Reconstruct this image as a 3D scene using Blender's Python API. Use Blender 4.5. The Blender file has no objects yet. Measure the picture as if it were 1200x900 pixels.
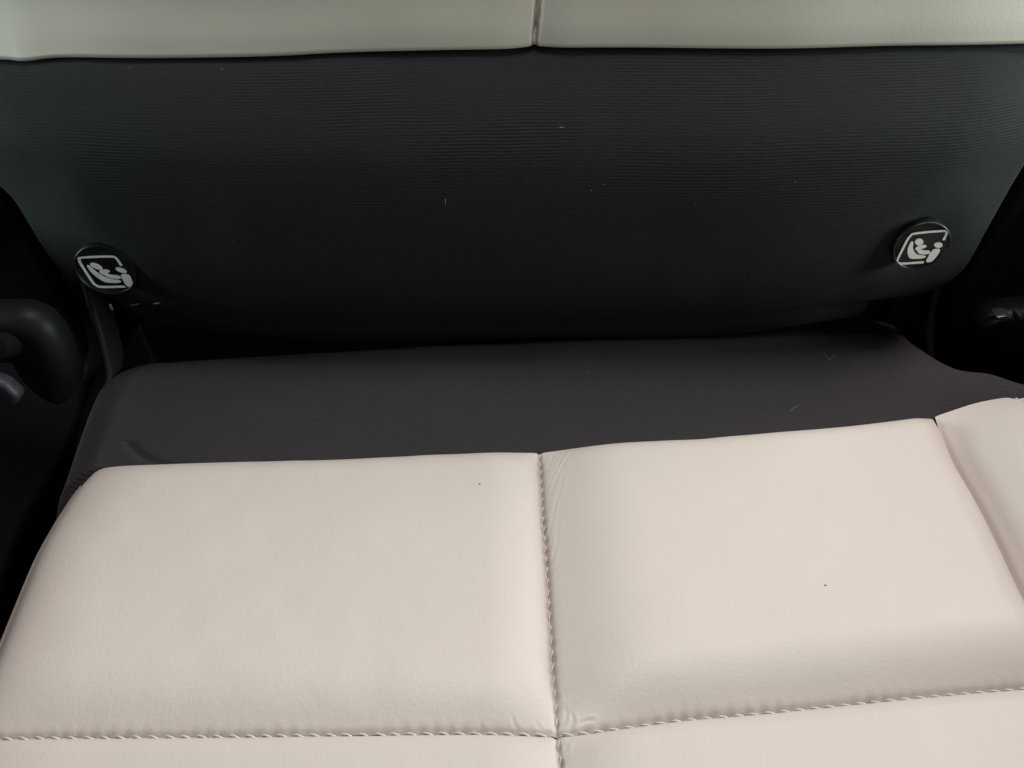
import bpy, math, random
import numpy as np
from mathutils import Vector, Matrix

random.seed(4); np.random.seed(4)
S = bpy.context.scene
COL = S.collection

# ------------------------------------------------------------ camera
F, CX, CY = 1050.0, 600.0, 450.0          # focal length / centre in photo pixels (1200 x 900)
PITCH = math.radians(39.3)
CAM = np.array([0.0, 0.0, 0.208])
cd = bpy.data.cameras.new('camera')
cd.sensor_width = 36; cd.lens = 36 * F / 1200
cd.clip_start = 0.01; cd.clip_end = 50
cam = bpy.data.objects.new('camera', cd); COL.objects.link(cam)
cam.location = CAM; cam.rotation_euler = (math.pi / 2 - PITCH, 0, 0)
S.camera = cam

# ------------------------------------------------------------ world, lamps, exposure
S.view_settings.view_transform = 'Standard'; S.view_settings.look = 'None'
S.view_settings.exposure = 0.0; S.view_settings.gamma = 1.0
w = bpy.data.worlds.new('World'); S.world = w; w.use_nodes = True
w.node_tree.nodes['Background'].inputs[0].default_value = (0.80, 0.90, 1.0, 1)
w.node_tree.nodes['Background'].inputs[1].default_value = 0.02

def area(name, loc, target, size, power, color, size_y=None):
    l = bpy.data.lights.new(name, 'AREA'); l.energy = power; l.color = color
    l.size = size
    if size_y: l.shape = 'RECTANGLE'; l.size_y = size_y
    o = bpy.data.objects.new(name, l); COL.objects.link(o)
    o.location = loc
    o.rotation_euler = (Vector(target) - Vector(loc)).to_track_quat('-Z', 'Y').to_euler()
    return o
area('roof_window_light', (0.80, 0.72, 1.00), (0.02, 0.18, 0), 0.42, 9.6, (1.0, 0.925, 0.875))
area('overhead_fill', (0.12, 0.30, 1.10), (0.05, 0.28, 0), 0.36, 7.2, (1.0, 0.965, 0.94))  # added fill lamp that brightens the top of the backrest
area('right_window_light', (1.00, 0.20, 0.24), (0, 0.3, 0.12), 0.36, 12.0, (0.86, 1.0, 0.96))
area('left_window_light', (-1.00, 0.20, 0.24), (0, 0.3, 0.12), 0.36, 7.0, (0.80, 1.0, 0.98))
area('front_fill', (0.0, -0.90, 0.62), (0, 0.35, 0.10), 0.6, 1.1, (0.97, 0.98, 1.0))  # added frontal fill to lift the cap symbols, not a real windscreen

# ------------------------------------------------------------ helpers
cp, sp = math.cos(PITCH), math.sin(PITCH)
def ray(px, py):
    a, b = (px - CX) / F, (py - CY) / F
    return np.array([a, cp - b * sp, -sp - b * cp])      # forward + a*right - b*up
def on_z(px, py, z=0.0):
    r = ray(px, py); return CAM + r * ((z - CAM[2]) / r[2])

# backrest profile: y as a function of z (convex, leaning back towards the top)
_zz = np.linspace(-0.05, 0.45, 1001)
_lean = np.interp(_zz, [-0.05, 0.0, 0.02, 0.04, 0.065, 0.080, 0.092, 0.104, 0.112, 0.125, 0.45], [-36, -40, -30, -13, 0, 12, 38, 50, 34, 14, 10])
_yy = np.concatenate([[0], np.cumsum(np.tan(np.radians(_lean[1:])) * np.diff(_zz))])
_yy = _yy - np.interp(0.0, _zz, _yy) + 0.288
def back_y(z, x=0.0): return np.interp(z, _zz, _yy) + 1.1 * np.clip(np.abs(x) - 0.05, 0, None) ** 2
def on_back(px, py, off=0.0):
    r = ray(px, py); lo, hi = 0.02, 1.2
    for _ in range(50):
        m = (lo + hi) / 2; p = CAM + r * m
        if p[1] + off < back_y(p[2], p[0]): lo = m
        else: hi = m
    return CAM + r * lo

def resample(pts, n):
    """smooth (Catmull-Rom) curve through pts, n samples evenly spaced"""
    P = np.array(pts, float)
    Q = np.vstack([2 * P[0] - P[1], P, 2 * P[-1] - P[-2]])
    out = []
    for i in range(1, len(Q) - 2):
        t = np.linspace(0, 1, 24, endpoint=False)[:, None]
        a, b, c, d = Q[i - 1], Q[i], Q[i + 1], Q[i + 2]
        out.append(0.5 * (2 * b + (c - a) * t + (2 * a - 5 * b + 4 * c - d) * t ** 2 + (3 * b - a - 3 * c + d) * t ** 3))
    out = np.vstack(out + [P[-1:]])
    s = np.concatenate([[0], np.cumsum(np.linalg.norm(np.diff(out, axis=0), axis=1))])
    tt = np.linspace(0, s[-1], n)
    return np.stack([np.interp(tt, s, out[:, k]) for k in range(out.shape[1])], 1)
def curve_z(px, n, z=0.0): return resample([on_z(x, y, z) for x, y in px], n)
def curve_b(px, n, off=0.0): return resample([on_back(x, y, off) for x, y in px], n)

def coons(bot, top, left, right):
    """bot/top: (nu,3) along u; left/right: (nv,3) along v"""
    nu, nv = len(bot), len(left)
    u = np.linspace(0, 1, nu)[None, :, None]; v = np.linspace(0, 1, nv)[:, None, None]
    A = (1 - v) * bot[None] + v * top[None]
    B = (1 - u) * left[:, None] + u * right[:, None]
    c00, c10, c01, c11 = bot[0], bot[-1], top[0], top[-1]
    Cc = (1 - u) * (1 - v) * c00 + u * (1 - v) * c10 + (1 - u) * v * c01 + u * v * c11
    return A + B - Cc

def grid_mesh(name, G, mat, parent=None, uv=None, flip=False, closed_u=False):
    nv, nu = G.shape[:2]
    if not np.isfinite(G).all(): print('NAN in', name)
    me = bpy.data.meshes.new(name)
    idx = np.arange(nv * nu).reshape(nv, nu)
    a, b, c, d = idx[:-1, :-1], idx[:-1, 1:], idx[1:, 1:], idx[1:, :-1]
    if closed_u:
        r = np.roll(idx, -1, axis=1)
        a, b, c, d = idx[:-1], r[:-1], r[1:], idx[1:]
    f = np.stack([a, b, c, d] if not flip else [a, d, c, b], -1).reshape(-1, 4)
    me.vertices.add(nv * nu); me.vertices.foreach_set('co', G.reshape(-1).astype(np.float32))
    me.loops.add(f.size); me.loops.foreach_set('vertex_index', f.reshape(-1).astype(np.int32))
    me.polygons.add(len(f)); me.polygons.foreach_set('loop_start', (np.arange(len(f)) * 4).astype(np.int32))
    me.polygons.foreach_set('use_smooth', np.ones(len(f), bool))
    if uv is not None:
        l = me.uv_layers.new(name='map')
        l.data.foreach_set('uv', uv.reshape(-1, 2)[f.reshape(-1)].reshape(-1).astype(np.float32))
    me.update(calc_edges=True); me.validate()
    return link(name, me, mat, parent)

def link(name, me, mat, parent=None):
    o = bpy.data.objects.new(name, me); COL.objects.link(o)
    if mat: me.materials.append(mat)
    if parent: o.parent = parent
    return o

def raw_mesh(name, V, Fc, mat, parent=None, smooth=True):
    me = bpy.data.meshes.new(name); me.from_pydata([tuple(map(float, v)) for v in V], [], Fc)
    for p in me.polygons: p.use_smooth = smooth
    me.update(); return link(name, me, mat, parent)

def empty(name, loc, label, cat, group=None):
    o = bpy.data.objects.new(name, None); COL.objects.link(o); o.location = loc
    o.empty_display_size = 0.02
    o['label'] = label; o['category'] = cat
    if cat == 'trim': o['kind'] = 'thing'
    if group: o['group'] = group
    bpy.context.view_layer.update()
    return o
def adopt(child, parent):
    """parent without moving: geometry is written in world space"""
    child.parent = parent
    M = Matrix.Translation(parent.location) if parent.type == 'EMPTY' else Matrix.Identity(4)   # parts' origins sit at the world origin
    child.matrix_parent_inverse = M.inverted()

# smooth value noise in numpy
def vnoise(X, Y, scale, seed):
    rs = np.random.RandomState(seed); T = rs.rand(64, 64) * 2 - 1
    x, y = X / scale, Y / scale
    xi, yi = np.floor(x).astype(int), np.floor(y).astype(int)
    fx, fy = x - xi, y - yi
    fx, fy = fx * fx * (3 - 2 * fx), fy * fy * (3 - 2 * fy)
    g = lambda i, j: T[(xi + i) % 64, (yi + j) % 64]
    return (g(0, 0) * (1 - fx) + g(1, 0) * fx) * (1 - fy) + (g(0, 1) * (1 - fx) + g(1, 1) * fx) * fy

# ------------------------------------------------------------ materials
def new_mat(name):
    m = bpy.data.materials.new(name); m.use_nodes = True
    return m, m.node_tree.nodes, m.node_tree.links, m.node_tree.nodes['Principled BSDF']
def nd(N, t, **kw):
    n = N.new(t)
    for k, v in kw.items():
        if k in n.inputs.keys(): n.inputs[k].default_value = v
        else: setattr(n, k, v)
    return n

def leather(name, color, rough=0.5, grain=0.36):
    m, N, L, B = new_mat(name)
    tc = nd(N, 'ShaderNodeTexCoord')
    big = nd(N, 'ShaderNodeTexNoise', Scale=14.0, Detail=3.0); L.new(tc.outputs['Object'], big.inputs['Vector'])
    ramp = nd(N, 'ShaderNodeMix', data_type='RGBA'); c = Vector(color)
    ramp.inputs['A'].default_value = (*(c * 0.965), 1); ramp.inputs['B'].default_value = (*(c * 1.03), 1)
    L.new(big.outputs['Fac'], ramp.inputs['Factor'])
    L.new(ramp.outputs['Result'], B.inputs['Base Color'])
    B.inputs['Roughness'].default_value = rough; B.inputs['Specular IOR Level'].default_value = 0.35
    rr = nd(N, 'ShaderNodeMapRange'); rr.inputs['To Min'].default_value = rough - 0.07; rr.inputs['To Max'].default_value = rough + 0.08
    n3 = nd(N, 'ShaderNodeTexNoise', Scale=60.0, Detail=4.0); L.new(tc.outputs['Object'], n3.inputs['Vector'])
    L.new(n3.outputs['Fac'], rr.inputs['Value']); L.new(rr.outputs['Result'], B.inputs['Roughness'])
    # grain: pebbles ~0.9 mm plus soft creasing
    vo = nd(N, 'ShaderNodeTexVoronoi', Scale=1150.0, feature='SMOOTH_F1'); L.new(tc.outputs['Object'], vo.inputs['Vector'])
    n2 = nd(N, 'ShaderNodeTexNoise', Scale=260.0, Detail=5.0, Roughness=0.6, Distortion=0.4); L.new(tc.outputs['Object'], n2.inputs['Vector'])
    ad = nd(N, 'ShaderNodeMath', operation='MULTIPLY_ADD'); L.new(vo.outputs['Distance'], ad.inputs[0]); ad.inputs[1].default_value = -0.5
    L.new(n2.outputs['Fac'], ad.inputs[2])
    bp = nd(N, 'ShaderNodeBump', Strength=grain, Distance=0.00025); L.new(ad.outputs[0], bp.inputs['Height'])
    L.new(bp.outputs['Normal'], B.inputs['Normal'])
    return m

def fabric(name, color, pitch, sheen=0.3):
    m, N, L, B = new_mat(name)
    uv = nd(N, 'ShaderNodeUVMap', uv_map='map')
    sx = nd(N, 'ShaderNodeSeparateXYZ'); L.new(uv.outputs['UV'], sx.inputs[0])
    # gentle wander of the ribs
    wn = nd(N, 'ShaderNodeTexNoise', Scale=25.0, Detail=2.0); L.new(uv.outputs['UV'], wn.inputs['Vector'])
    y = nd(N, 'ShaderNodeMath', operation='MULTIPLY_ADD'); L.new(wn.outputs['Fac'], y.inputs[0]); y.inputs[1].default_value = 0.0016
    L.new(sx.outputs['Y'], y.inputs[2])
    k = nd(N, 'ShaderNodeMath', operation='MULTIPLY'); L.new(y.outputs[0], k.inputs[0]); k.inputs[1].default_value = 2 * math.pi / pitch
    sn = nd(N, 'ShaderNodeMath', operation='SINE'); L.new(k.outputs[0], sn.inputs[0])
    # thread breaks along each rib
    mp = nd(N, 'ShaderNodeMapping'); mp.inputs['Scale'].default_value = (300, 1 / pitch * 1.2, 1); L.new(uv.outputs['UV'], mp.inputs['Vector'])
    tn = nd(N, 'ShaderNodeTexNoise', Scale=1.0, Detail=3.0, Roughness=0.7); L.new(mp.outputs[0], tn.inputs['Vector'])
    mp2 = nd(N, 'ShaderNodeMapping'); mp2.inputs['Scale'].default_value = (16, 30, 1); L.new(uv.outputs['UV'], mp2.inputs['Vector'])
    pa = nd(N, 'ShaderNodeTexNoise', Scale=1.0, Detail=3.0); L.new(mp2.outputs[0], pa.inputs['Vector'])
    am = nd(N, 'ShaderNodeMapRange'); L.new(pa.outputs['Fac'], am.inputs['Value'])
    am.inputs['From Min'].default_value = 0.47; am.inputs['From Max'].default_value = 0.68
    am.inputs['To Min'].default_value = 0.15; am.inputs['To Max'].default_value = 1.0
    h1 = nd(N, 'ShaderNodeMath', operation='MULTIPLY'); L.new(sn.outputs[0], h1.inputs[0]); L.new(am.outputs['Result'], h1.inputs[1])
    h = nd(N, 'ShaderNodeMath', operation='MULTIPLY_ADD'); L.new(tn.outputs['Fac'], h.inputs[0]); h.inputs[1].default_value = 1.8; L.new(h1.outputs[0], h.inputs[2])
    bp = nd(N, 'ShaderNodeBump', Strength=0.75, Distance=0.00014); L.new(h.outputs[0], bp.inputs['Height'])
    L.new(bp.outputs['Normal'], B.inputs['Normal'])
    c = Vector(color)
    mx = nd(N, 'ShaderNodeMix', data_type='RGBA'); mx.inputs['A'].default_value = (*(c * 0.60), 1); mx.inputs['B'].default_value = (*(c * 1.45), 1)
    L.new(tn.outputs['Fac'], mx.inputs['Factor']); L.new(mx.outputs['Result'], B.inputs['Base Color'])
    B.inputs['Roughness'].default_value = 0.8; B.inputs['Specular IOR Level'].default_value = 0.10
    B.inputs['Sheen Weight'].default_value = sheen; B.inputs['Sheen Roughness'].default_value = 0.5
    return m

def plain(name, color, rough=0.5, spec=0.5, metal=0.0, bump=0.0, bscale=900):
    m, N, L, B = new_mat(name)
    B.inputs['Base Color'].default_value = (*color, 1); B.inputs['Roughness'].default_value = rough
    B.inputs['Specular IOR Level'].default_value = spec; B.inputs['Metallic'].default_value = metal
    tc = nd(N, 'ShaderNodeTexCoord')
    n = nd(N, 'ShaderNodeTexNoise', Scale=float(bscale), Detail=3.0); L.new(tc.outputs['Object'], n.inputs['Vector'])
    mx = nd(N, 'ShaderNodeMix', data_type='RGBA'); c = Vector(color)
    mx.inputs['A'].default_value = (*(c * 0.85), 1); mx.inputs['B'].default_value = (*(c * 1.12), 1)
    L.new(n.outputs['Fac'], mx.inputs['Factor']); L.new(mx.outputs['Result'], B.inputs['Base Color'])
    if bump:
        bp = nd(N, 'ShaderNodeBump', Strength=bump, Distance=0.0002); L.new(n.outputs['Fac'], bp.inputs['Height']); L.new(bp.outputs['Normal'], B.inputs['Normal'])
    return m

M_LEA = leather('cream_leather', (0.545, 0.487, 0.450), 0.50)
M_LEAB = leather('backrest_leather', (0.57, 0.525, 0.45), 0.52, 0.16)
M_FAB = fabric('seat_fabric', (0.031, 0.0265, 0.030), 0.00085, 0.03)
M_FABB = fabric('backrest_fabric_weave', (0.0142, 0.0153, 0.0175), 0.00105, 0.03)
M_THREAD = plain('leather_thread', (0.60, 0.54, 0.49), 0.65, 0.3, bump=0.4, bscale=4000)
M_THREADB = plain('backrest_thread', (0.30, 0.28, 0.24), 0.7, 0.2, bump=0.4, bscale=4000)
M_PLA = plain('black_plastic', (0.006, 0.006, 0.007), 0.55, 0.15, bump=0.3, bscale=1800)
M_PLAG = plain('grey_plastic', (0.0055, 0.006, 0.0065), 0.5, 0.16, bump=0.3, bscale=1800)
M_CAP = plain('cap_plastic', (0.007, 0.007, 0.008), 0.4, 0.35, bump=0.2, bscale=2500)
M_WHITE = plain('pictogram_white', (0.93, 0.96, 0.91), 0.5, 0.3)
M_STEEL = plain('steel', (0.42, 0.42, 0.45), 0.35, 0.5, metal=0.9)
M_CARPET = plain('carpet', (0.008, 0.008, 0.009), 0.95, 0.1, bump=0.6, bscale=700)
M_LINT = plain('lint_fibre', (0.36, 0.36, 0.36), 0.9, 0.1)
M_DIRT = plain('dark_crumb', (0.10, 0.07, 0.06), 0.9, 0.1)

# ------------------------------------------------------------ traced outlines (photo pixels)
C_SEAM_R = [(632, 528), (634.5, 570), (636, 603), (639, 640), (643, 700), (646, 750), (648, 790), (651, 825), (653, 861)]
C_SEAM_F = [(653, 861), (656, 885), (658, 905), (662, 950), (668, 1020), (676, 1120), (684, 1240)]
L_EDGE_R = [(93, 549), (76, 571), (58, 598), (35, 638), (17, 678), (-2, 723), (-22, 770), (-42, 817), (-62, 866)]
L_EDGE_F = [(-62, 866), (-78, 910), (-96, 960), (-130, 1060), (-180, 1240)]
H_SEAM_L = [(-62, 867), (0, 865), (100, 864), (200, 863), (300, 862), (450, 860), (560, 859), (653, 861)]
H_SEAM_R = [(653, 861), (690, 858), (760, 849), (800, 844), (900, 835), (1000, 825), (1100, 815), (1200, 807), (1262, 802)]
B_EDGE_L = [(93, 549), (104, 546.5), (150, 545), (200, 544), (300, 541), (400, 538), (500, 533), (580, 529.5), (632, 528)]
B_EDGE_R = [(632, 528), (700, 523), (800, 518), (850, 514), (967, 504), (1033, 497), (1083, 490), (1096, 488)]
R_SEAM_R = [(1096, 488), (1107, 517), (1123, 553), (1143, 587), (1167, 633), (1200, 703), (1230, 752), (1262, 802)]
R_SEAM_F = [(1262, 802), (1330, 915), (1420, 1060), (1530, 1240)]
NU, NV = 380, 300

seat = empty('car_seat', (0, 0.20, -0.14), 'car seat with cream leather cushion and backrest joined by black ribbed fabric', 'car seat')
bpy.context.view_layer.update()

PITCH_ST = 0.0040
def dist_grid(G, crv):
    """plan distance of each grid point to polyline crv, and arc position"""
    P = G[..., :2].reshape(-1, 2); Cc = crv[:, :2]
    seg = np.concatenate([[0], np.cumsum(np.linalg.norm(np.diff(Cc, axis=0), axis=1))])
    best = np.full(len(P), 9.0); arc = np.zeros(len(P))
    step = max(1, len(Cc) // 90)
    idx = list(range(0, len(Cc), step))
    if idx[-1] != len(Cc) - 1: idx.append(len(Cc) - 1)
    for i, j in zip(idx[:-1], idx[1:]):
        a, b = Cc[i], Cc[j]; ab = b - a; l2 = ab @ ab
        if l2 == 0: continue
        t = np.clip(((P - a) @ ab) / l2, 0, 1)
        d = np.linalg.norm(P - (a + t[:, None] * ab), axis=1)
        m = d < best; best[m] = d[m]; arc[m] = (seg[i] + t * (seg[j] - seg[i]))[m]
    return best.reshape(G.shape[:2]), arc.reshape(G.shape[:2])

def pillow(d, w, p=2.2): return 1 - (1 - np.clip(d / w, 0, 1)) ** p

def leather_panel(name, bot, top, left, right, edges, parent, mat=M_LEA, height=0.004, seed=1, extra=None, base=None):
    """edges: list of (curve, kind, width): kind seam / plain / drop"""
    G = coons(bot, top, left, right)
    X, Y = G[..., 0].copy(), G[..., 1].copy()
    H = np.ones(X.shape); dz = np.zeros(X.shape); gx = np.zeros(X.shape); gy = np.zeros(X.shape)
    for crv, kind, wdt in edges:
        d, s = dist_grid(G, crv)
        H *= pillow(d, wdt)
        if kind == 'seam':
            ph = 2 * math.pi * s / PITCH_ST
            dz -= 0.0008 * np.exp(-(d / 0.0007) ** 2)
            am = 0.55 + 0.55 * vnoise(s, s * 0 + seed, 0.009, seed + 40)
            dz -= 0.0006 * am * np.exp(-(d / 0.0012) ** 2) * (0.5 + 0.5 * np.cos(ph + 1.2 * np.sin(ph * 0.13)))
            dz += 0.00010 * am * np.exp(-((d - 0.0022) / 0.0012) ** 2) * (0.6 - 0.4 * np.cos(ph))
        elif kind == 'plain':
            dz -= 0.0016 * np.exp(-(d / 0.0010) ** 2)
        elif kind == 'fine':
            dz -= 0.0010 * np.exp(-(d / 0.0008) ** 2)
        elif kind == 'drop':
            dz -= 0.006 * np.exp(-(d / 0.0045) ** 1.5)
    Z = height * H + dz
    Z += 0.00022 * vnoise(X, Y, 0.022, seed) + 0.00010 * vnoise(X, Y, 0.009, seed + 5)
    if extra is not None: Z += extra(X, Y)
    if base is not None: Z += base(X, Y)
    G = G.copy(); G[..., 2] = Z
    uv = np.stack([X, Y], -1)
    o = grid_mesh(name, G, mat, None, uv)
    adopt(o, parent); return o

def wrinkles(lines, amp, wid):
    """fine creases: each line is [(px,py)...] in photo pixels, on z = 0"""
    cs = [curve_z(l, 60) for l in lines]
    def f(X, Y):
        out = np.zeros(X.shape); G = np.stack([X, Y, X * 0], -1)
        for c in cs:
            x0, y0 = c[:, :2].min(0) - 0.01; x1, y1 = c[:, :2].max(0) + 0.01
            if X.max() < x0 or X.min() > x1: continue
            d, s = dist_grid(G, c)
            L_ = np.linalg.norm(np.diff(c[:, :2], axis=0), axis=1).sum()
            fade = np.clip(np.minimum(s, L_ - s) / (0.3 * L_), 0, 1) ** 0.8 if L_ > 0 else 1
            out += amp * fade * (-np.exp(-(d / wid) ** 2) + 0.6 * np.exp(-((d - 1.6 * wid) / wid) ** 2))
        return out
    return f

# curves in world space
cseR, cseF = curve_z(C_SEAM_R, NV), curve_z(C_SEAM_F, NV)
leR, leF = curve_z(L_EDGE_R, NV), curve_z(L_EDGE_F, NV)
hsL, hsR = curve_z(H_SEAM_L, NU), curve_z(H_SEAM_R, NU)
beL, beR = curve_z(B_EDGE_L, NU), curve_z(B_EDGE_R, NU)
rsR, rsF = curve_z(R_SEAM_R, NV), curve_z(R_SEAM_F, NV)
frL = curve_z([(-180, 1240), (200, 1236), (684, 1240)], NU); frR = curve_z([(684, 1240), (1100, 1225), (1530, 1240)], NU)

# --- cushion fabric (the cushion part itself): strip behind the leather, going down into the crease
fb_front = np.vstack([curve_z([(60, 600), (72, 574), (86, 556)], 20, -0.003),
                      resample(np.vstack([beL[8:-1:10], beR[::10], curve_z([(1100, 488), (1143, 476), (1170, 472), (1215, 471), (1280, 480)], 20)]), 330)[:, :]])
fb_front = resample(fb_front[::4], 380)
fb_front[:, 2] -= 0.0006
fr = [(-0.160, 0.205), (-0.1565, 0.235)]
fb_rear = resample([on_z(150, 399), on_z(164, 372), on_z(300, 362), on_z(600, 352), on_z(900, 345), on_z(1040, 352),
                    on_z(1078, 378), on_z(1122, 408), on_z(1165, 417), on_z(1205, 436), on_z(1300, 470)], 380)
nvf = 170
v = np.linspace(0, 1, nvf)[:, None, None]
Gf = (1 - v) * fb_front[None] + v * fb_rear[None]
# extend the strip forward under the leather edge and down at the rear
X, Y = Gf[..., 0], Gf[..., 1]
vv = np.broadcast_to(np.linspace(0, 1, nvf)[:, None], X.shape)
Zf = Gf[..., 2] + 0.0016 * np.sin(np.pi * np.clip(vv * 1.3, 0, 1)) * 1.0 - np.interp(X, [-0.15, 0.15], [0.030, 0.011]) * np.clip((vv - 0.45) / 0.55, 0, 1) ** 2
edge = np.exp(-(np.minimum(np.linspace(0, 1, 380), 1 - np.linspace(0, 1, 380))[None] * 0.30 / 0.004) ** 1.5)
Zf = Zf - 0.004 * edge
Zf += 0.0005 * vnoise(X, Y, 0.03, 31) + 0.00025 * vnoise(X, Y, 0.012, 33)
dcr = curve_z([(150, 520), (168, 534), (186, 541), (215, 545)], 40)
dd, _ = dist_grid(Gf, dcr); Zf -= 0.0012 * np.exp(-(dd / 0.0014) ** 2)
Gf = np.stack([X, Y, Zf], -1)
down = Gf[-1].copy(); rows = []
for k in range(1, 26):
    q = down.copy(); a = k / 25
    q[:, 1] += 0.018 * math.sin(a * math.pi / 2) * np.interp(np.linspace(0, 1, 380), [0, 0.03, 0.8, 0.9, 1], [0.15, 1, 1, 0.3, 0.1])
    q[:, 2] -= 0.10 * a ** 1.8
    rows.append(q)
front_rows = []
for k in range(12, 0, -1):
    q = Gf[0].copy(); q[:, 1] -= 0.0006 * k; q[:, 2] -= 0.0012 * min(k, 4) ; front_rows.append(q)
Gf = np.concatenate([np.array(front_rows), Gf, np.array(rows)], 0)
# left / right walls
def side_walls(G, dx, depth, n=14):
    out = [G]
    L_, R_ = [], []
    for k in range(n, 0, -1):
        a = k / n; q = G[:, :1].copy(); q[..., 0] -= dx * math.sin(a * math.pi / 2); q[..., 2] -= depth * a ** 1.6; L_.append(q)
    for k in range(1, n + 1):
        a = k / n; q = G[:, -1:].copy(); q[..., 0] += dx * math.sin(a * math.pi / 2); q[..., 2] -= depth * a ** 1.6; R_.append(q)
    return np.concatenate(L_ + [G] + R_, 1)
Gf = side_walls(Gf, 0.003, 0.09)
cushion = grid_mesh('cushion', Gf, M_FAB, None, np.stack([Gf[..., 0], Gf[..., 1]], -1))
adopt(cushion, seat)
cushion['label'] = 'black ribbed fabric strip along the back of the cushion'

# --- leather panels of the cushion
def lp(*a, **k):
    return leather_panel(*a, **k)
wr_R = [[(640, 596), (652, 566), (668, 541), (676, 527)], [(643, 616), (655, 584), (660, 560)], [(641, 575), (655, 550), (668, 530)],
        [(640, 640), (648, 610), (652, 590)], [(644, 670), (651, 645), (655, 615)], [(636, 560), (645, 545), (652, 530)],
        [(656, 857), (664, 842), (660, 826)], [(668, 858), (672, 846), (667, 835)], [(657, 845), (656, 825), (652, 805)], [(676, 853), (684, 848), (700, 846)]]
wr_L = [[(608, 858), (602, 850), (600, 842)], [(575, 858), (566, 856), (562, 849)], [(636, 856), (630, 852), (628, 846)]]
def tilt(X, Y): return 0.0 * X
p1 = lp('leather_panel', hsL, beL, leR[::-1], cseR[::-1],
        [(cseR, 'seam', 0.018), (hsL, 'seam', 0.019), (leR, 'drop', 0.030), (beL, 'fine', 0.012)], cushion, height=0.0054, seed=3, extra=wrinkles(wr_L, 0.00016, 0.0005))
p2 = lp('leather_panel', hsR, beR, cseR[::-1], rsR[::-1],
        [(cseR, 'seam', 0.030), (hsR, 'seam', 0.020), (rsR, 'plain', 0.012), (beR, 'fine', 0.012)], cushion, height=0.0080, seed=9, extra=wrinkles(wr_R, 0.00020, 0.00048))
p3 = lp('leather_panel', frL, hsL, leF[::-1], cseF[::-1],
        [(cseF, 'seam', 0.018), (hsL, 'fine', 0.006), (leF, 'drop', 0.030), (frL, 'drop', 0.03)], cushion, height=0.0030, seed=14)
wr_F = [[(660, 868), (664, 880), (662, 896)], [(668, 866), (664, 876), (658, 888)]]
p4 = lp('leather_panel', frR, hsR, cseF[::-1], rsF[::-1],
        [(cseF, 'seam', 0.022), (hsR, 'fine', 0.006), (rsF, 'plain', 0.012), (frR, 'drop', 0.03)], cushion, height=0.0042, seed=21, extra=wrinkles(wr_F, 0.00016, 0.0005))
for p, l in ((p1, 'large rear left cream leather panel'), (p2, 'large rear right cream leather panel'),
             (p3, 'front left cream leather panel cut off by the picture edge'), (p4, 'front right cream leather panel cut off by the picture edge')):
    p['label'] = l

# side/front skirts of the cushion below the drop edges
def skirt(curve, outx, outy, depth, name, n=16):
    rows = []
    for k in range(n + 1):
        a = k / n; q = curve.copy(); q[:, 2] = -0.0055 - depth * a ** 1.3
        q[:, 0] += outx * math.sin(a * math.pi); q[:, 1] += outy * math.sin(a * math.pi); rows.append(q)
    G = np.array(rows); o = grid_mesh(name, G, M_LEA, None, G[..., :2].copy(), flip=True); adopt(o, cushion); return o
skirt(np.vstack([leR[::3], leF[1::3]]), -0.002, 0, 0.075, 'side_skirt')
skirt(np.vstack([frL[::3], frR[1::3]]), 0, -0.004, 0.075, 'front_skirt')

# --- right bolster: rises to the right of the seam
bo_top_px = [(1096, 488), (1120, 481.5), (1143, 476), (1170, 472), (1186, 471.5)]
bo_n = 200
rear = curve_z(bo_top_px, bo_n)
rise = rsR[::-1]
bo_front_r = on_z(1262, 802)
right_r = resample([on_z(1186, 471.5), on_z(1212, 500), on_z(1275, 590), on_z(1360, 700), on_z(1440, 800)], NV)
fr_r = resample([bo_front_r, on_z(1350, 800), on_z(1440, 800)], bo_n)
G = coons(fr_r, rear, rsR[::-1], right_r[::-1])
d, s = dist_grid(G, rsR); d2, _ = dist_grid(G, right_r); d3, _ = dist_grid(G, rear)
Z = 0.0175 * (1 - np.exp(-(d / 0.017) ** 1.25)) - 0.0016 * np.exp(-(d / 0.001) ** 2)
Z *= (0.15 + 0.85 * pillow(d3, 0.03, 1.6))
Z -= 0.0012 * np.exp(-(d2 / 0.0012) ** 2)
Z += 0.0002 * vnoise(G[..., 0], G[..., 1], 0.02, 51)
G[..., 2] = Z
bolster = grid_mesh('side_bolster', G, M_LEA, None, G[..., :2].copy()); adopt(bolster, cushion)
bolster['label'] = 'raised cream leather side bolster at the right edge'
bol_edge_right = G[:, -1].copy()
# outer bolster piece beyond the top seam
out_c = bol_edge_right.copy(); rows = [bol_edge_right]
for k in range(1, 40):
    a = k / 39; q = bol_edge_right.copy(); q[:, 0] += 0.060 * math.sin(a * math.pi / 2)
    q[:, 1] += 0.004 * a
    q[:, 2] += 0.0015 * min(a * 8, 1) + 0.004 * math.sin(a * math.pi) - 0.09 * a ** 4; rows.append(q)
Gb = np.array(rows)
ob = grid_mesh('outer_bolster', Gb, M_LEA, None, Gb[..., :2].copy(), flip=False); adopt(ob, cushion)
# front continuation of the bolster
fr2 = G[0].copy(); rows = []
for k in range(0, 60):
    a = k / 59; q = fr2.copy()
    tgt = resample([on_z(1530, 1240), on_z(1620, 1240), on_z(1720, 1240)], bo_n)
    z = q[:, 2].copy(); q = (1 - a) * q + a * tgt; q[:, 2] = z - 0.01 * a ** 3; rows.append(q)
Gc = np.array(rows[::-1]); oc = grid_mesh('side_bolster', Gc, M_LEA, None, Gc[..., :2].copy()); adopt(oc, cushion)

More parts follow.
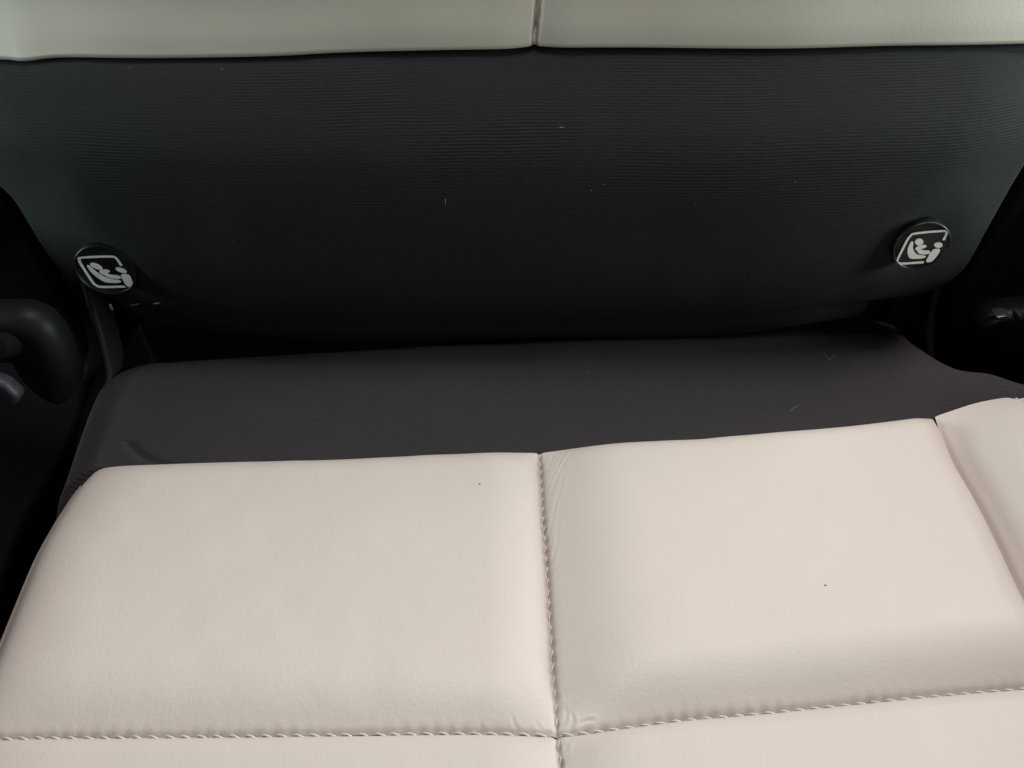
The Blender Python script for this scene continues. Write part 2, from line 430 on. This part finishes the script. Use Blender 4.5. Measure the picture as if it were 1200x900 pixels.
# --- stitching: slanted thread lengths lying in each seam
def tube(path, r, seg=7):
    P = np.array(path); V, Fc = [], []
    n = len(P)
    T = np.gradient(P, axis=0); T /= np.linalg.norm(T, axis=1)[:, None] + 1e-12
    for i in range(n):
        up = np.array([0, 0, 1.0]); a = np.cross(T[i], up)
        if np.linalg.norm(a) < 1e-3: a = np.array([1.0, 0, 0])
        a /= np.linalg.norm(a); b = np.cross(a, T[i]); ri = r[i] if hasattr(r, '__len__') else r
        for k in range(seg):
            t = 2 * math.pi * k / seg; V.append(P[i] + ri * (math.cos(t) * a + math.sin(t) * b))
    for i in range(n - 1):
        for k in range(seg):
            Fc.append((i * seg + k, i * seg + (k + 1) % seg, (i + 1) * seg + (k + 1) % seg, (i + 1) * seg + k))
    Fc.append(tuple(range(seg))[::-1]); Fc.append(tuple(range((n - 1) * seg, n * seg)))
    return V, Fc

def stitches(curve, zlift, name, parent, pitch=PITCH_ST, r=0.00023, slant=0.0004, length=0.80, dirn=None, mat=M_THREAD):
    s = np.concatenate([[0], np.cumsum(np.linalg.norm(np.diff(curve, axis=0), axis=1))])
    at = lambda t: np.array([np.interp(t, s, curve[:, k]) for k in range(3)])
    V, Fc = [], []; t = pitch * 0.25
    while t + pitch * length < s[-1]:
        jit = random.uniform(-0.1, 0.1) * pitch
        a, b = at(t + jit * 0.3), at(t + pitch * length + jit * 0.3)
        T = (b - a); T /= np.linalg.norm(T)
        nrm = np.cross(T, [0, 0, 1.0]) if dirn is None else np.cross(T, dirn); nrm /= np.linalg.norm(nrm)
        up = np.array([0, 0, 1.0]) if dirn is None else dirn
        pts, rad = [], []
        for k in range(7):
            q = k / 6; p = a + (b - a) * q + nrm * (q - 0.5) * 2 * slant * random.uniform(0.8, 1.2) + up * (zlift * math.sin(q * math.pi) ** 0.6 - 0.0009 * (1 - math.sin(q * math.pi) ** 0.6))
            pts.append(p); rad.append(r * (0.75 + 0.35 * math.sin(q * math.pi)))
        v_, f_ = tube(pts, rad); n0 = len(V); V += v_; Fc += [tuple(i + n0 for i in f) for f in f_]
        t += pitch
    o = raw_mesh(name, V, Fc, mat); adopt(o, parent); return o
stitches(cseR, -0.0003, 'stitching', cushion, slant=0.00045)
stitches(cseF, -0.0003, 'stitching', cushion, slant=0.00045)
stitches(hsL, -0.0001, 'stitching', cushion, slant=0.0005)
stitches(hsR, -0.0001, 'stitching', cushion, slant=0.0005)

bs = bol_edge_right[::-1][4:120].copy(); bs[:, 0] -= 0.0022; bs[:, 2] += 0.0012
stitches(bs, 0.0002, 'stitching', cushion, slant=0.0005, length=0.6)

# ------------------------------------------------------------ backrest
# fabric: u across, v along the profile from the crease up to the leather
BL = [(165, 374), (138, 368), (113, 358), (93, 346), (79, 330), (66, 309), (43, 276), (20, 238), (-2, 215), (-40, 180), (-75, 120), (-95, 68)]
BR = [(1020, 352), (1055, 349), (1083, 344), (1108, 332), (1127, 317), (1140, 297), (1153, 272), (1167, 247), (1183, 220), (1201, 191), (1230, 140), (1262, 46)]
BT = [(-95, 68), (0, 67), (30, 69), (80, 64.5), (200, 65), (320, 63), (400, 59), (500, 56), (590, 55), (625, 53.5), (660, 54), (760, 53), (900, 54), (1050, 51), (1200, 48), (1262, 46)]
nbu, nbv = 420, 260
bl, br, bt = curve_b(BL, nbv), curve_b(BR, nbv), curve_b(BT, nbu)
zb = np.interp(np.linspace(0, 1, nbu), [0, 0.06, 0.2, 0.8, 0.93, 1], [bl[0, 2], 0.012, 0.008, 0.010, 0.016, br[0, 2]])
xb = np.linspace(bl[0, 0], br[0, 0], nbu); bb = np.stack([xb, back_y(zb, xb), zb], 1)
Gk = coons(bb, bt, bl, br)
Gk[..., 1] = back_y(Gk[..., 2], Gk[..., 0])
Xk, Zk = Gk[..., 0].copy(), Gk[..., 2].copy()
dl = np.abs(Xk - Xk[:, :1]); dr = np.abs(Xk - Xk[:, -1:])
curl = 0.008 * np.clip(1 - dl / 0.03, 0, 1) ** 2.2 + 0.009 * np.clip(1 - dr / 0.035, 0, 1) ** 2.2
Vw = Gk - CAM; Gk = Gk + Vw / Vw[..., 1:2] * curl[..., None]
Gk[..., 1] += 0.0010 * vnoise(Xk, Zk, 0.05, 61) + 0.0004 * vnoise(Xk, Zk, 0.018, 62)
# fabric tucks in just below the leather
tv = np.clip(bt[None, :, 2] - Zk, 0, None); Gk[..., 1] += 0.0055 * np.exp(-(tv / 0.0022) ** 1.5)
# dimples round the two caps
capL, capR = on_back(122, 318), on_back(1082, 290)
for c, dep in ((capL, 0.0020), (capR, 0.0026)):
    rr = np.sqrt((Xk - c[0]) ** 2 + (Zk - c[2]) ** 2); Gk[..., 1] += dep * np.exp(-(rr / 0.014) ** 3)
core = Gk.copy()
# bottom roll under, going back into the crease
rows = []
R0 = 0.016
for k in range(30, 0, -1):
    a = k / 30 * math.pi * 0.62; q = core[0].copy(); q[:, 2] -= R0 * math.sin(a); q[:, 1] += R0 * (1 - math.cos(a)) + 0.10 * max(0, (k - 24) / 6) ** 1.0 * 0.6; rows.append(q)
top_rows = []
for k in range(1, 10):
    q = core[-1].copy(); q[:, 2] += 0.0010 * k; q[:, 1] += 0.0016 * k; top_rows.append(q)
Gk = np.concatenate([np.array(rows), core, np.array(top_rows)], 0)
def back_walls(G, n=16, depth=0.07, dx=0.004):
    L_, R_ = [], []
    for k in range(n, 0, -1):
        a = k / n; q = G[:, :1].copy(); q[..., 0] -= dx * math.sin(a * math.pi / 2); q[..., 1] += depth * a ** 1.6; L_.append(q)
    for k in range(1, n + 1):
        a = k / n; q = G[:, -1:].copy(); q[..., 0] += dx * math.sin(a * math.pi / 2); q[..., 1] += depth * a ** 1.6; R_.append(q)
    return np.concatenate(L_ + [G] + R_, 1)
Gk = back_walls(Gk)
_arc = np.concatenate([[0], np.cumsum(np.diff(_zz) / np.cos(np.radians(_lean[1:])))])
rib = np.interp(Gk[..., 2], _zz, _arc)
top_line = np.interp(Gk[..., 0], bt[:, 0], bt[:, 2])          # ribs run parallel to the leather edge
rib = rib - 0.8 * (top_line - bt[:, 2].mean())
backrest = grid_mesh('backrest', Gk, M_FABB, None, np.stack([Gk[..., 0], rib], -1))
adopt(backrest, seat); backrest['label'] = 'black ribbed fabric lower part of the backrest'

# leather above it, two panels meeting in a seam at the middle, bulging out over the fabric
def back_leather(edge_px, seam_at, seed):
    n = 560
    e = curve_b(edge_px, n); G = []
    nr = 150; H = 0.13
    xs = (e[:, 0] - e[0, 0]) / (e[-1, 0] - e[0, 0])
    for k in range(nr):
        a = k / (nr - 1); q = e.copy()
        dz = H * a
        q[:, 2] = e[:, 2] + dz - 0.0012 * math.exp(-a * 60)
        q[:, 1] = back_y(q[:, 2], q[:, 0]) - 0.0036 * (1 - math.exp(-(dz / 0.004))) - 0.006 * (1 - math.exp(-(dz / 0.025))) - 0.0005
        G.append(q)
    # lower lip turned in
    lip = []
    for k in range(8, 0, -1):
        q = G[0].copy(); q[:, 1] += 0.0012 * k; q[:, 2] += 0.00025 * k; lip.append(q)
    G = np.array(lip + G)
    d = np.abs(G[..., 0] - seam_at(G[..., 2]))
    G[..., 1] += 0.0013 * (1 - pillow(d, 0.014)) + 0.0012 * np.exp(-(d / 0.001) ** 2)
    ph = 2 * math.pi * G[..., 2] / 0.0052
    G[..., 1] += 0.0004 * np.exp(-(d / 0.0012) ** 2) * (0.5 + 0.5 * np.cos(ph)) * np.clip((G[..., 2] - e[:, 2].min() - 0.006) / 0.004, 0, 1)
    G[..., 1] += 0.0004 * vnoise(G[..., 0], G[..., 2], 0.03, seed)
    return G
sx = on_back(627, 53)[0]; sx2 = on_back(629, 0)[0]; sz, sz2 = on_back(627, 53)[2], on_back(629, 0)[2]
seam_fn = lambda z: sx + (sx2 - sx) * (z - sz) / (sz2 - sz)
eL = [(-95, 68), (0, 68), (30, 69.5), (80, 65.5), (200, 66), (320, 64), (400, 60), (500, 57), (590, 56), (627, 53.5)]
eR = [(627, 53.5), (660, 54), (760, 54), (900, 55), (1050, 52), (1200, 49), (1262, 47)]
eL, eR = [(a, b - 4.5) for a, b in eL], [(a, b - 4.5) for a, b in eR]
GL, GR = back_leather(eL, seam_fn, 71), back_leather(eR, seam_fn, 72)
GL[..., 0] += (seam_fn(GL[..., 2]) - sx) * np.linspace(0, 1, GL.shape[1])[None] ** 2
GR[..., 0] += (seam_fn(GR[..., 2]) - sx) * np.linspace(1, 0, GR.shape[1])[None] ** 2
for G_, lab in ((GL, 'left cream leather panel of the backrest'), (GR, 'right cream leather panel of the backrest')):
    dl = np.abs(G_[..., 0] - Gk[-1, 16, 0]); dr = np.abs(G_[..., 0] - Gk[-1, -17, 0])
    G_[..., 1] += 0.03 * np.clip(1 - dl / 0.02, 0, 1) ** 2.4 + 0.03 * np.clip(1 - dr / 0.02, 0, 1) ** 2.4
    o = grid_mesh('leather_panel', G_, M_LEAB, None, G_[..., [0, 2]].copy()); adopt(o, backrest); o['label'] = lab
zz = np.linspace(sz + 0.004, sz + 0.12, 80)
sc = np.stack([seam_fn(zz), back_y(zz) - 0.0018 - 0.006 * (1 - np.exp(-(zz - zz[0]) / 0.025)), zz], 1)
stitches(sc, 0.0, 'stitching', backrest, pitch=0.0052, r=0.00032, slant=0.00012, dirn=np.array([0, -1.0, 0]), mat=M_THREADB)

# ------------------------------------------------------------ anchor caps with the child seat pictogram
def solve_plane(centre, TL, TR, BL_):
    """normal of the plane through centre on which the traced TL,TR,BL make a square"""
    best = None
    for el in np.linspace(-3, 60, 64):
        for az in np.linspace(-80, 80, 161):
            e, a = math.radians(el), math.radians(az)
            n = np.array([math.sin(a) * math.cos(e), -math.cos(a) * math.cos(e), math.sin(e)])
            ps = []
            for q in (TL, TR, BL_):
                r = ray(*q); den = r @ n
                if abs(den) < 0.12: break
                ps.append(CAM + r * (((centre - CAM) @ n) / den))
            if len(ps) < 3: continue
            R_, D_ = ps[1] - ps[0], ps[2] - ps[0]
            lr, ld = np.linalg.norm(R_), np.linalg.norm(D_)
            err = abs(R_ @ D_) / (lr * ld) + abs(lr - ld) / (lr + ld) * 2
            pen = 0.0015 * math.hypot(az, el - 15)
            if best is None or err + pen < best[0]: best = (err + pen, n, ps, err)
    return best
# pictogram pieces in the unit square (0,0 top left, 1,1 bottom right)
def P(x, y):                    # right-hand cap tracing: zoomed pixel -> unit square
    px, py = 1020 + x / 6.667, 240 + y / 6.667
    o_ = np.array([1067.0, 273.0]); r_ = np.array([44.0, -2.3]); d_ = np.array([-17.0, 36.0])
    M = np.linalg.inv(np.array([r_, d_]).T); return M @ (np.array([px, py]) - o_)
FRAME = [(578, 278), (600, 225), (575, 208), (350, 228), (315, 248), (290, 280), (220, 420), (215, 452), (245, 464), (425, 452)]
SEATB = [(322, 285), (342, 290), (334, 335), (345, 365), (372, 395), (440, 400), (440, 413), (400, 424), (315, 424), (298, 400), (293, 350)]
HEAD = ((385, 293), 33, 26)
BODY = [(352, 345), (375, 325), (400, 318), (440, 316), (445, 330), (425, 340), (400, 345), (410, 358), (475, 362), (475, 383), (430, 390), (385, 385), (372, 365)]
PHEAD = ((538, 316), 33, 21)
PARENT = [(502, 348), (555, 345), (545, 380), (500, 440), (475, 452), (440, 450), (462, 405), (480, 375)]

def rounded(poly, it=2):
    Q = [np.array(p, float) for p in poly]
    for _ in range(it):
        n = len(Q); out = []
        for i in range(n):
            a, b = Q[i], Q[(i + 1) % n]; out += [a * 0.78 + b * 0.22, a * 0.22 + b * 0.78]
        Q = out
    return Q
def make_cap(centre_px, TL, TR, BL_, lift, label, disc_scale=0.80, off=(0.5, 0.5)):
    c0 = on_back(*centre_px, off=lift)
    _, n, ps, err = solve_plane(c0, TL, TR, BL_)
    o_, R_, D_ = ps[0], ps[1] - ps[0], ps[2] - ps[0]
    print('cap normal', n, 'err', err, 'side mm', np.linalg.norm(R_) * 1000, np.linalg.norm(D_) * 1000)
    side = (np.linalg.norm(R_) + np.linalg.norm(D_)) / 2
    r1 = R_ / np.linalg.norm(R_); d1 = D_ - (D_ @ r1) * r1; d1 /= np.linalg.norm(d1)
    nn = np.cross(r1, d1); nn = nn if nn @ (CAM - c0) > 0 else -nn
    cen = o_ + R_ * off[0] + D_ * off[1]
    cap = empty('anchor_cap', (0, 0, 0), label, 'cap'); del cap['category']
    bpy.data.objects.remove(cap)
    # turned profile of the cap: back, wall, rounded rim, slightly sunk face
    R = side * disc_scale
    prof = [(R * 0.95, -0.0070), (R * 0.98, -0.0022), (R, -0.0012), (R * 0.995, -0.0003), (R * 0.97, 0.0001), (R * 0.945, 0.0000), (R * 0.925, -0.0005), (R * 0.90, -0.0008), (R * 0.5, -0.0007), (R * 0.02, -0.0007)]
    G = []
    for r_, h_ in prof:
        G.append([cen + r_ * (math.cos(t) * r1 + math.sin(t) * d1) + nn * h_ for t in np.linspace(0, 2 * math.pi, 72, endpoint=False)])
    body = grid_mesh('anchor_cap', np.array(G), M_CAP, None, None, closed_u=True)
    adopt(body, seat); body['label'] = label
    # pictogram: thin raised print
    V, Fc = [], []
    top, thick = nn * (-0.0002), nn * 0.0003
    def to3(u): return cen + (u[0] - off[0]) * R_ + (u[1] - off[1]) * D_
    def add_poly(us):
        k = len(V); m = len(us)
        for u in us: V.append(to3(u) + top)
        for u in us: V.append(to3(u) + top - thick)
        Fc.append(tuple(range(k, k + m)))
        for i in range(m): Fc.append((k + i, k + m + i, k + m + (i + 1) % m, k + (i + 1) % m))
    for poly in (SEATB, BODY, PARENT): add_poly([P(*q) for q in rounded(poly)])
    for (c, a, b) in (HEAD, PHEAD): add_poly([P(c[0] + a * math.cos(t), c[1] + b * math.sin(t)) for t in np.linspace(0, 2 * math.pi, 28, endpoint=False)])
    fr_ = resample([P(*q) for q in FRAME], 90); T = np.gradient(fr_, axis=0); T /= np.linalg.norm(T, axis=1)[:, None]
    Nn = np.stack([-T[:, 1], T[:, 0]], 1); w_ = 0.030
    k = len(V)
    for i in range(90):
        for sg in (-1, 1): V.append(to3(fr_[i] + sg * w_ * Nn[i]) + top)
        for sg in (-1, 1): V.append(to3(fr_[i] + sg * w_ * Nn[i]) + top - thick)
    for i in range(89):
        a = k + i * 4; b = a + 4
        Fc += [(a, a + 1, b + 1, b), (a + 2, a, b, b + 2), (a + 1, a + 3, b + 3, b + 1)]
    pic = raw_mesh('pictogram', V, Fc, M_WHITE, None, smooth=False); adopt(pic, body)
    pic['label'] = 'white child seat anchor pictogram'
    return body
make_cap((121, 318), (87.5, 301), (134, 301), (111, 336), 0.0038, 'left round black cap printed with a white child seat symbol', 0.80, (0.54, 0.46))
make_cap((1081, 290), (1067, 273), (1111, 270.7), (1050, 309), 0.0036, 'right round black cap printed with a white child seat symbol', 0.765, (0.50, 0.48))

# pale dashes, painted glints of the anchor bar, in the shade under the left cap
V, Fc = [], []
for (a, b, r_) in (((129, 357), (132, 366), 0.0006), ((152, 358), (163, 356), 0.00028), ((180, 356), (187, 355), 0.00028)):
    p, q = on_back(*a, off=0.006 if a[0] < 140 else 0.0015), on_back(*b, off=0.006 if a[0] < 140 else 0.0015)
    pts = [p + (q - p) * t for t in np.linspace(0, 1, 6)]
    v_, f_ = tube(pts, [r_ * (0.5 + 0.6 * math.sin(math.pi * (0.1 + 0.8 * t))) for t in np.linspace(0, 1, 6)]); n0 = len(V); V += v_; Fc += [tuple(i + n0 for i in f) for f in f_]
o = raw_mesh('glint_dash', V, Fc, M_LINT); adopt(o, seat); o['label'] = 'three pale dashes painted as glints below the left cap'

# ------------------------------------------------------------ plastic trim at both sides
def slab(name, outline, y_or_fn, thick, mat, parent, axis='y', bev=0.003, flat=None):
    """outline: list of 3D front points (closed); pushed back along +y with a rounded edge"""
    P3 = np.array(outline); n = len(P3); c = P3.mean(0)
    G = []
    prof = [(0.02, 0.0), (0.6, 0.0)] + [(1, None)]
    rings = []
    inn = lambda d: P3 + (c - P3) / np.linalg.norm(c - P3, axis=1)[:, None] * d
    rings.append(c + (P3 - c) * 0.02); rings.append(c + (P3 - c) * 0.5)
    for k in range(9):
        a = k / 8 * math.pi / 2
        q = inn(bev * (1 - math.sin(a))); q[:, 1] += bev * (1 - math.cos(a)); rings.append(q)
    q = P3.copy(); q[:, 1] += thick; rings.append(q)
    q = c + (P3 - c) * 0.05; q[:, 1] += thick; rings.append(q)
    G = np.array(rings)
    o = grid_mesh(name, G, mat, None, None, closed_u=True, flip=True); adopt(o, parent); return o

def px_plane(px, py, y):         # point on the vertical plane at distance y
    r = ray(px, py); return CAM + r * (y / r[1])

trimL = empty('side_trim', on_z(-40, 470, -0.1), 'black plastic side trim left of the seat with a grey cover and round hole', 'trim')
# vertical blade nearest to the seat (its edge catches the light)
def blade(name, px_pts, y, width, mat, parent, r=0.0016):
    c = resample([px_plane(a, b, yy) for (a, b, yy) in px_pts], 60)
    G = []
    for p in c:
        ring = []
        for t in np.linspace(0, 2 * math.pi, 20, endpoint=False):
            ring.append(p + np.array([r * math.cos(t), width * 0.5 * (1 + math.sin(t)) if False else r * 1.0 * math.sin(t), 0]))
        G.append(ring)
    return G
def ribbon(name, px_pts, left_w, mat, parent, r=0.002):
    """edge bead with a wall running off to the side"""
    c = resample([px_plane(a, b, yy) for (a, b, yy) in px_pts], 70)
    prof = [(0.0015, 0.012)] + [(r * math.cos(t), -r * math.sin(t)) for t in np.linspace(0, math.pi, 12)] + [(-0.003, 0.004), (left_w * 0.5, 0.008), (left_w, 0.02)]
    G = np.array([[p + np.array([a, b, 0]) for a, b in prof] for p in c])
    o = grid_mesh(name, G, mat, None, None); adopt(o, parent); return o
ribbon('edge_strip', [(92, 300, 0.288), (101, 335, 0.282), (109, 365, 0.276), (119, 400, 0.270), (127, 435, 0.262), (123, 462, 0.254), (108, 500, 0.245), (92, 540, 0.235)], -0.008, M_PLA, trimL, 0.0015)
cov = [(-60, 372), (-20, 374), (20, 374), (45, 384), (62, 402), (76, 432), (80, 460), (70, 482), (50, 474), (30, 455), (12, 428), (-60, 432)]
pts = resample([px_plane(a, b, 0.245) for a, b in cov + cov[:1]], 80)[:-1]
slab('hinge_cover', pts, None, 0.012, M_PLAG, trimL, bev=0.007)
# round dark plug in front of it
def disc(name, centre, n, r, h, mat, parent, dome=0.0006):
    n = np.array(n, float); n /= np.linalg.norm(n); a = np.cross(n, [0, 0, 1.0]); a /= np.linalg.norm(a); b = np.cross(n, a)
    prof = [(r * 0.98, -h), (r, -0.0006), (r * 0.97, 0), (r * 0.9, dome), (r * 0.5, dome * 1.2), (r * 0.02, dome * 1.3)]
    G = np.array([[centre + q * (math.cos(t) * a + math.sin(t) * b) + n * hh for t in np.linspace(0, 2 * math.pi, 48, endpoint=False)] for q, hh in prof])
    o = grid_mesh(name, G, mat, None, None, closed_u=True, flip=False); adopt(o, parent); return o
disc('round_plug', px_plane(-4, 406, 0.238), (0.1, -0.8, 0.5), 0.0046, 0.01, plain('plug', (0.003, 0.003, 0.003), 0.8, 0.1), trimL)
lev = [(-40, 438), (0, 450), (12, 458), (21, 468), (17, 476), (6, 471), (-10, 464), (-40, 464)]
pts = resample([px_plane(a, b, 0.225) for a, b in lev + lev[:1]], 60)[:-1]
slab('lever', pts, None, 0.005, plain('lever_plastic', (0.026, 0.025, 0.032), 0.5, 0.3, bump=0.2, bscale=1500), trimL, bev=0.002)
# body of the trim behind and below
low = [(-260, 170), (-60, 170), (-10, 205), (30, 270), (62, 330), (88, 390), (100, 430), (96, 480), (80, 530), (50, 580), (15, 650), (-20, 760), (-60, 900), (-300, 900)]
pts = resample([px_plane(a, b, 0.30 - 0.00021 * max(0, b - 300)) for a, b in low + low[:1]], 120)[:-1]
pts[:, 2] -= 0.0
slab('trim_body', pts, None, 0.12, M_PLA, trimL, bev=0.004)

trimR = empty('side_trim', on_z(1300, 430, -0.1), 'black plastic side trim right of the seat with small metal clips', 'trim')
ribbon('edge_strip', [(1098, 335, 0.300), (1093, 355, 0.297), (1090, 375, 0.294), (1089, 400, 0.29), (1090, 430, 0.285)], 0.006, M_PLA, trimR, 0.0016)
lowr = [(1120, 345), (1135, 320), (1160, 280), (1180, 250), (1210, 205), (1260, 150), (1420, 120), (1420, 470), (1280, 455), (1205, 436), (1165, 418), (1125, 405), (1110, 380)]
pts = resample([px_plane(a, b, 0.325) for a, b in lowr + lowr[:1]], 120)[:-1]
slab('trim_body', pts, None, 0.10, M_PLA, trimR, bev=0.006)
cv = [(1150, 385), (1165, 374), (1200, 368), (1260, 372), (1260, 440), (1205, 430), (1170, 414), (1150, 402)]
pts = resample([px_plane(a, b, 0.312) for a, b in cv + cv[:1]], 80)[:-1]
slab('hinge_cover', pts, None, 0.02, plain('dark_violet_plastic', (0.008, 0.008, 0.012), 0.4, 0.4), trimR, bev=0.005)
for q in ([(1168, 372), (1180, 370.5), (1186, 374), (1170, 374.5)], [(1195, 370), (1197.5, 371), (1197, 376), (1194.5, 376)]):
    pts = resample([px_plane(a, b, 0.309) for a, b in q + q[:1]], 40)[:-1]
    slab('metal_clip', pts, None, 0.006, M_STEEL, trimR, bev=0.0004)

# ------------------------------------------------------------ floor of the car under and behind the seat
n = 60
xs, ys = np.meshgrid(np.linspace(-1.2, 1.2, n), np.linspace(-1.0, 1.2, n))
G = np.stack([xs, ys, -0.16 + 0.004 * vnoise(xs, ys, 0.1, 81)], -1)
fl = grid_mesh('floor', G, M_CARPET, None, G[..., :2].copy()); fl['kind'] = 'structure'
xs, zs = np.meshgrid(np.linspace(-1.2, 1.2, n), np.linspace(-0.16, 0.10, n))
G = np.stack([xs, 0.46 + 0.003 * vnoise(xs, zs, 0.1, 82), zs], -1)
wl = grid_mesh('wall', G, M_CARPET, None, G[..., [0, 2]].copy()); wl['kind'] = 'structure'

for sgn in (-1, 1):  # unseen side panels, added to block low light from the sides
    ys, zs = np.meshgrid(np.linspace(-0.4, 0.46, n), np.linspace(-0.16, 0.05, n))
    G = np.stack([sgn * (0.235 + 0.002 * vnoise(ys, zs, 0.1, 83)), ys, zs], -1)
    L_ = [G]; q = G[-1:].copy()
    for k in range(1, 6): q = q.copy(); q[..., 0] += sgn * 0.01; L_.append(q)
    side_blocker = grid_mesh('wall', np.concatenate(L_, 0), M_CARPET, None, None); side_blocker['kind'] = 'structure'

# ------------------------------------------------------------ lint and crumbs
def ray_hit(px, py):
    dg = bpy.context.evaluated_depsgraph_get()
    ok, loc, nrm, *_ = S.ray_cast(dg, Vector(CAM), Vector(ray(px, py)).normalized())
    return np.array(loc), np.array(nrm)
bpy.context.view_layer.update()
V, Fc = [], []
spots = [(152, 79, .9), (260, 81, .9), (375, 97, .6), (97, 127, .5), (343, 246, .7), (274, 283, .7), (657, 149, .7), (693, 223, .8), (707, 216, .7),
         (522, 237, .6), (932, 213, .8), (815, 239, .6), (689, 437, 1.0), (571, 456, .6), (982, 330, .5), (1112, 438, .8), (445, 455, .5), (918, 221, .5), (722, 320, .5), (850, 240, .4)]
fib = [((966, 415), (972, 422)), ((972, 422), (979, 416)), ((926, 482), (934, 476)), ((522, 233), (522, 241)), ((655, 150), (661, 149))]
for x, y, s_ in spots:
    p, nn = ray_hit(x, y); n0 = len(V); r_ = 0.00015 * s_
    a = np.cross(nn, [1, 0.2, 0]); a /= np.linalg.norm(a); b = np.cross(nn, a)
    ring = [p + r_ * random.uniform(0.7, 1.3) * (math.cos(t) * a + math.sin(t) * b) for t in np.linspace(0, 2 * math.pi, 7, endpoint=False)]
    V += ring + [p + nn * r_]; Fc += [(n0 + i, n0 + (i + 1) % 7, n0 + 7) for i in range(7)]
for a, b in fib:
    p, n1 = ray_hit(*a); q, n2 = ray_hit(*b); m = (p + q) / 2 + n1 * 0.0004
    v_, f_ = tube([p + n1 * 5e-5, m, q + n2 * 5e-5], 0.00004, 5); n0 = len(V); V += v_; Fc += [tuple(i + n0 for i in f) for f in f_]
o = raw_mesh('lint', V, Fc, M_LINT); o['kind'] = 'stuff'; o['label'] = 'tiny pale lint specks scattered over the black fabric'; o['category'] = 'lint'
for (x, y), lab in (((967, 686), 'tiny dark crumb on the rear right cream leather panel'), ((562, 567), 'tiny dark crumb on the rear left cream leather panel near the middle seam')):
    p, nn = ray_hit(x, y); r_ = 0.0004
    V = [p + r_ * np.array([math.cos(t), math.sin(t) * .7, 0]) * random.uniform(.7, 1.2) for t in np.linspace(0, 2 * math.pi, 9, endpoint=False)] + [p + nn * 0.0003]
    V = [v - (nn * 0.0 if i < 9 else 0) for i, v in enumerate(V)]
    o = raw_mesh('crumb', V, [(i, (i + 1) % 9, 9) for i in range(9)], M_DIRT); o['label'] = lab; o['category'] = 'crumb'; o['group'] = 'crumbs on the leather'
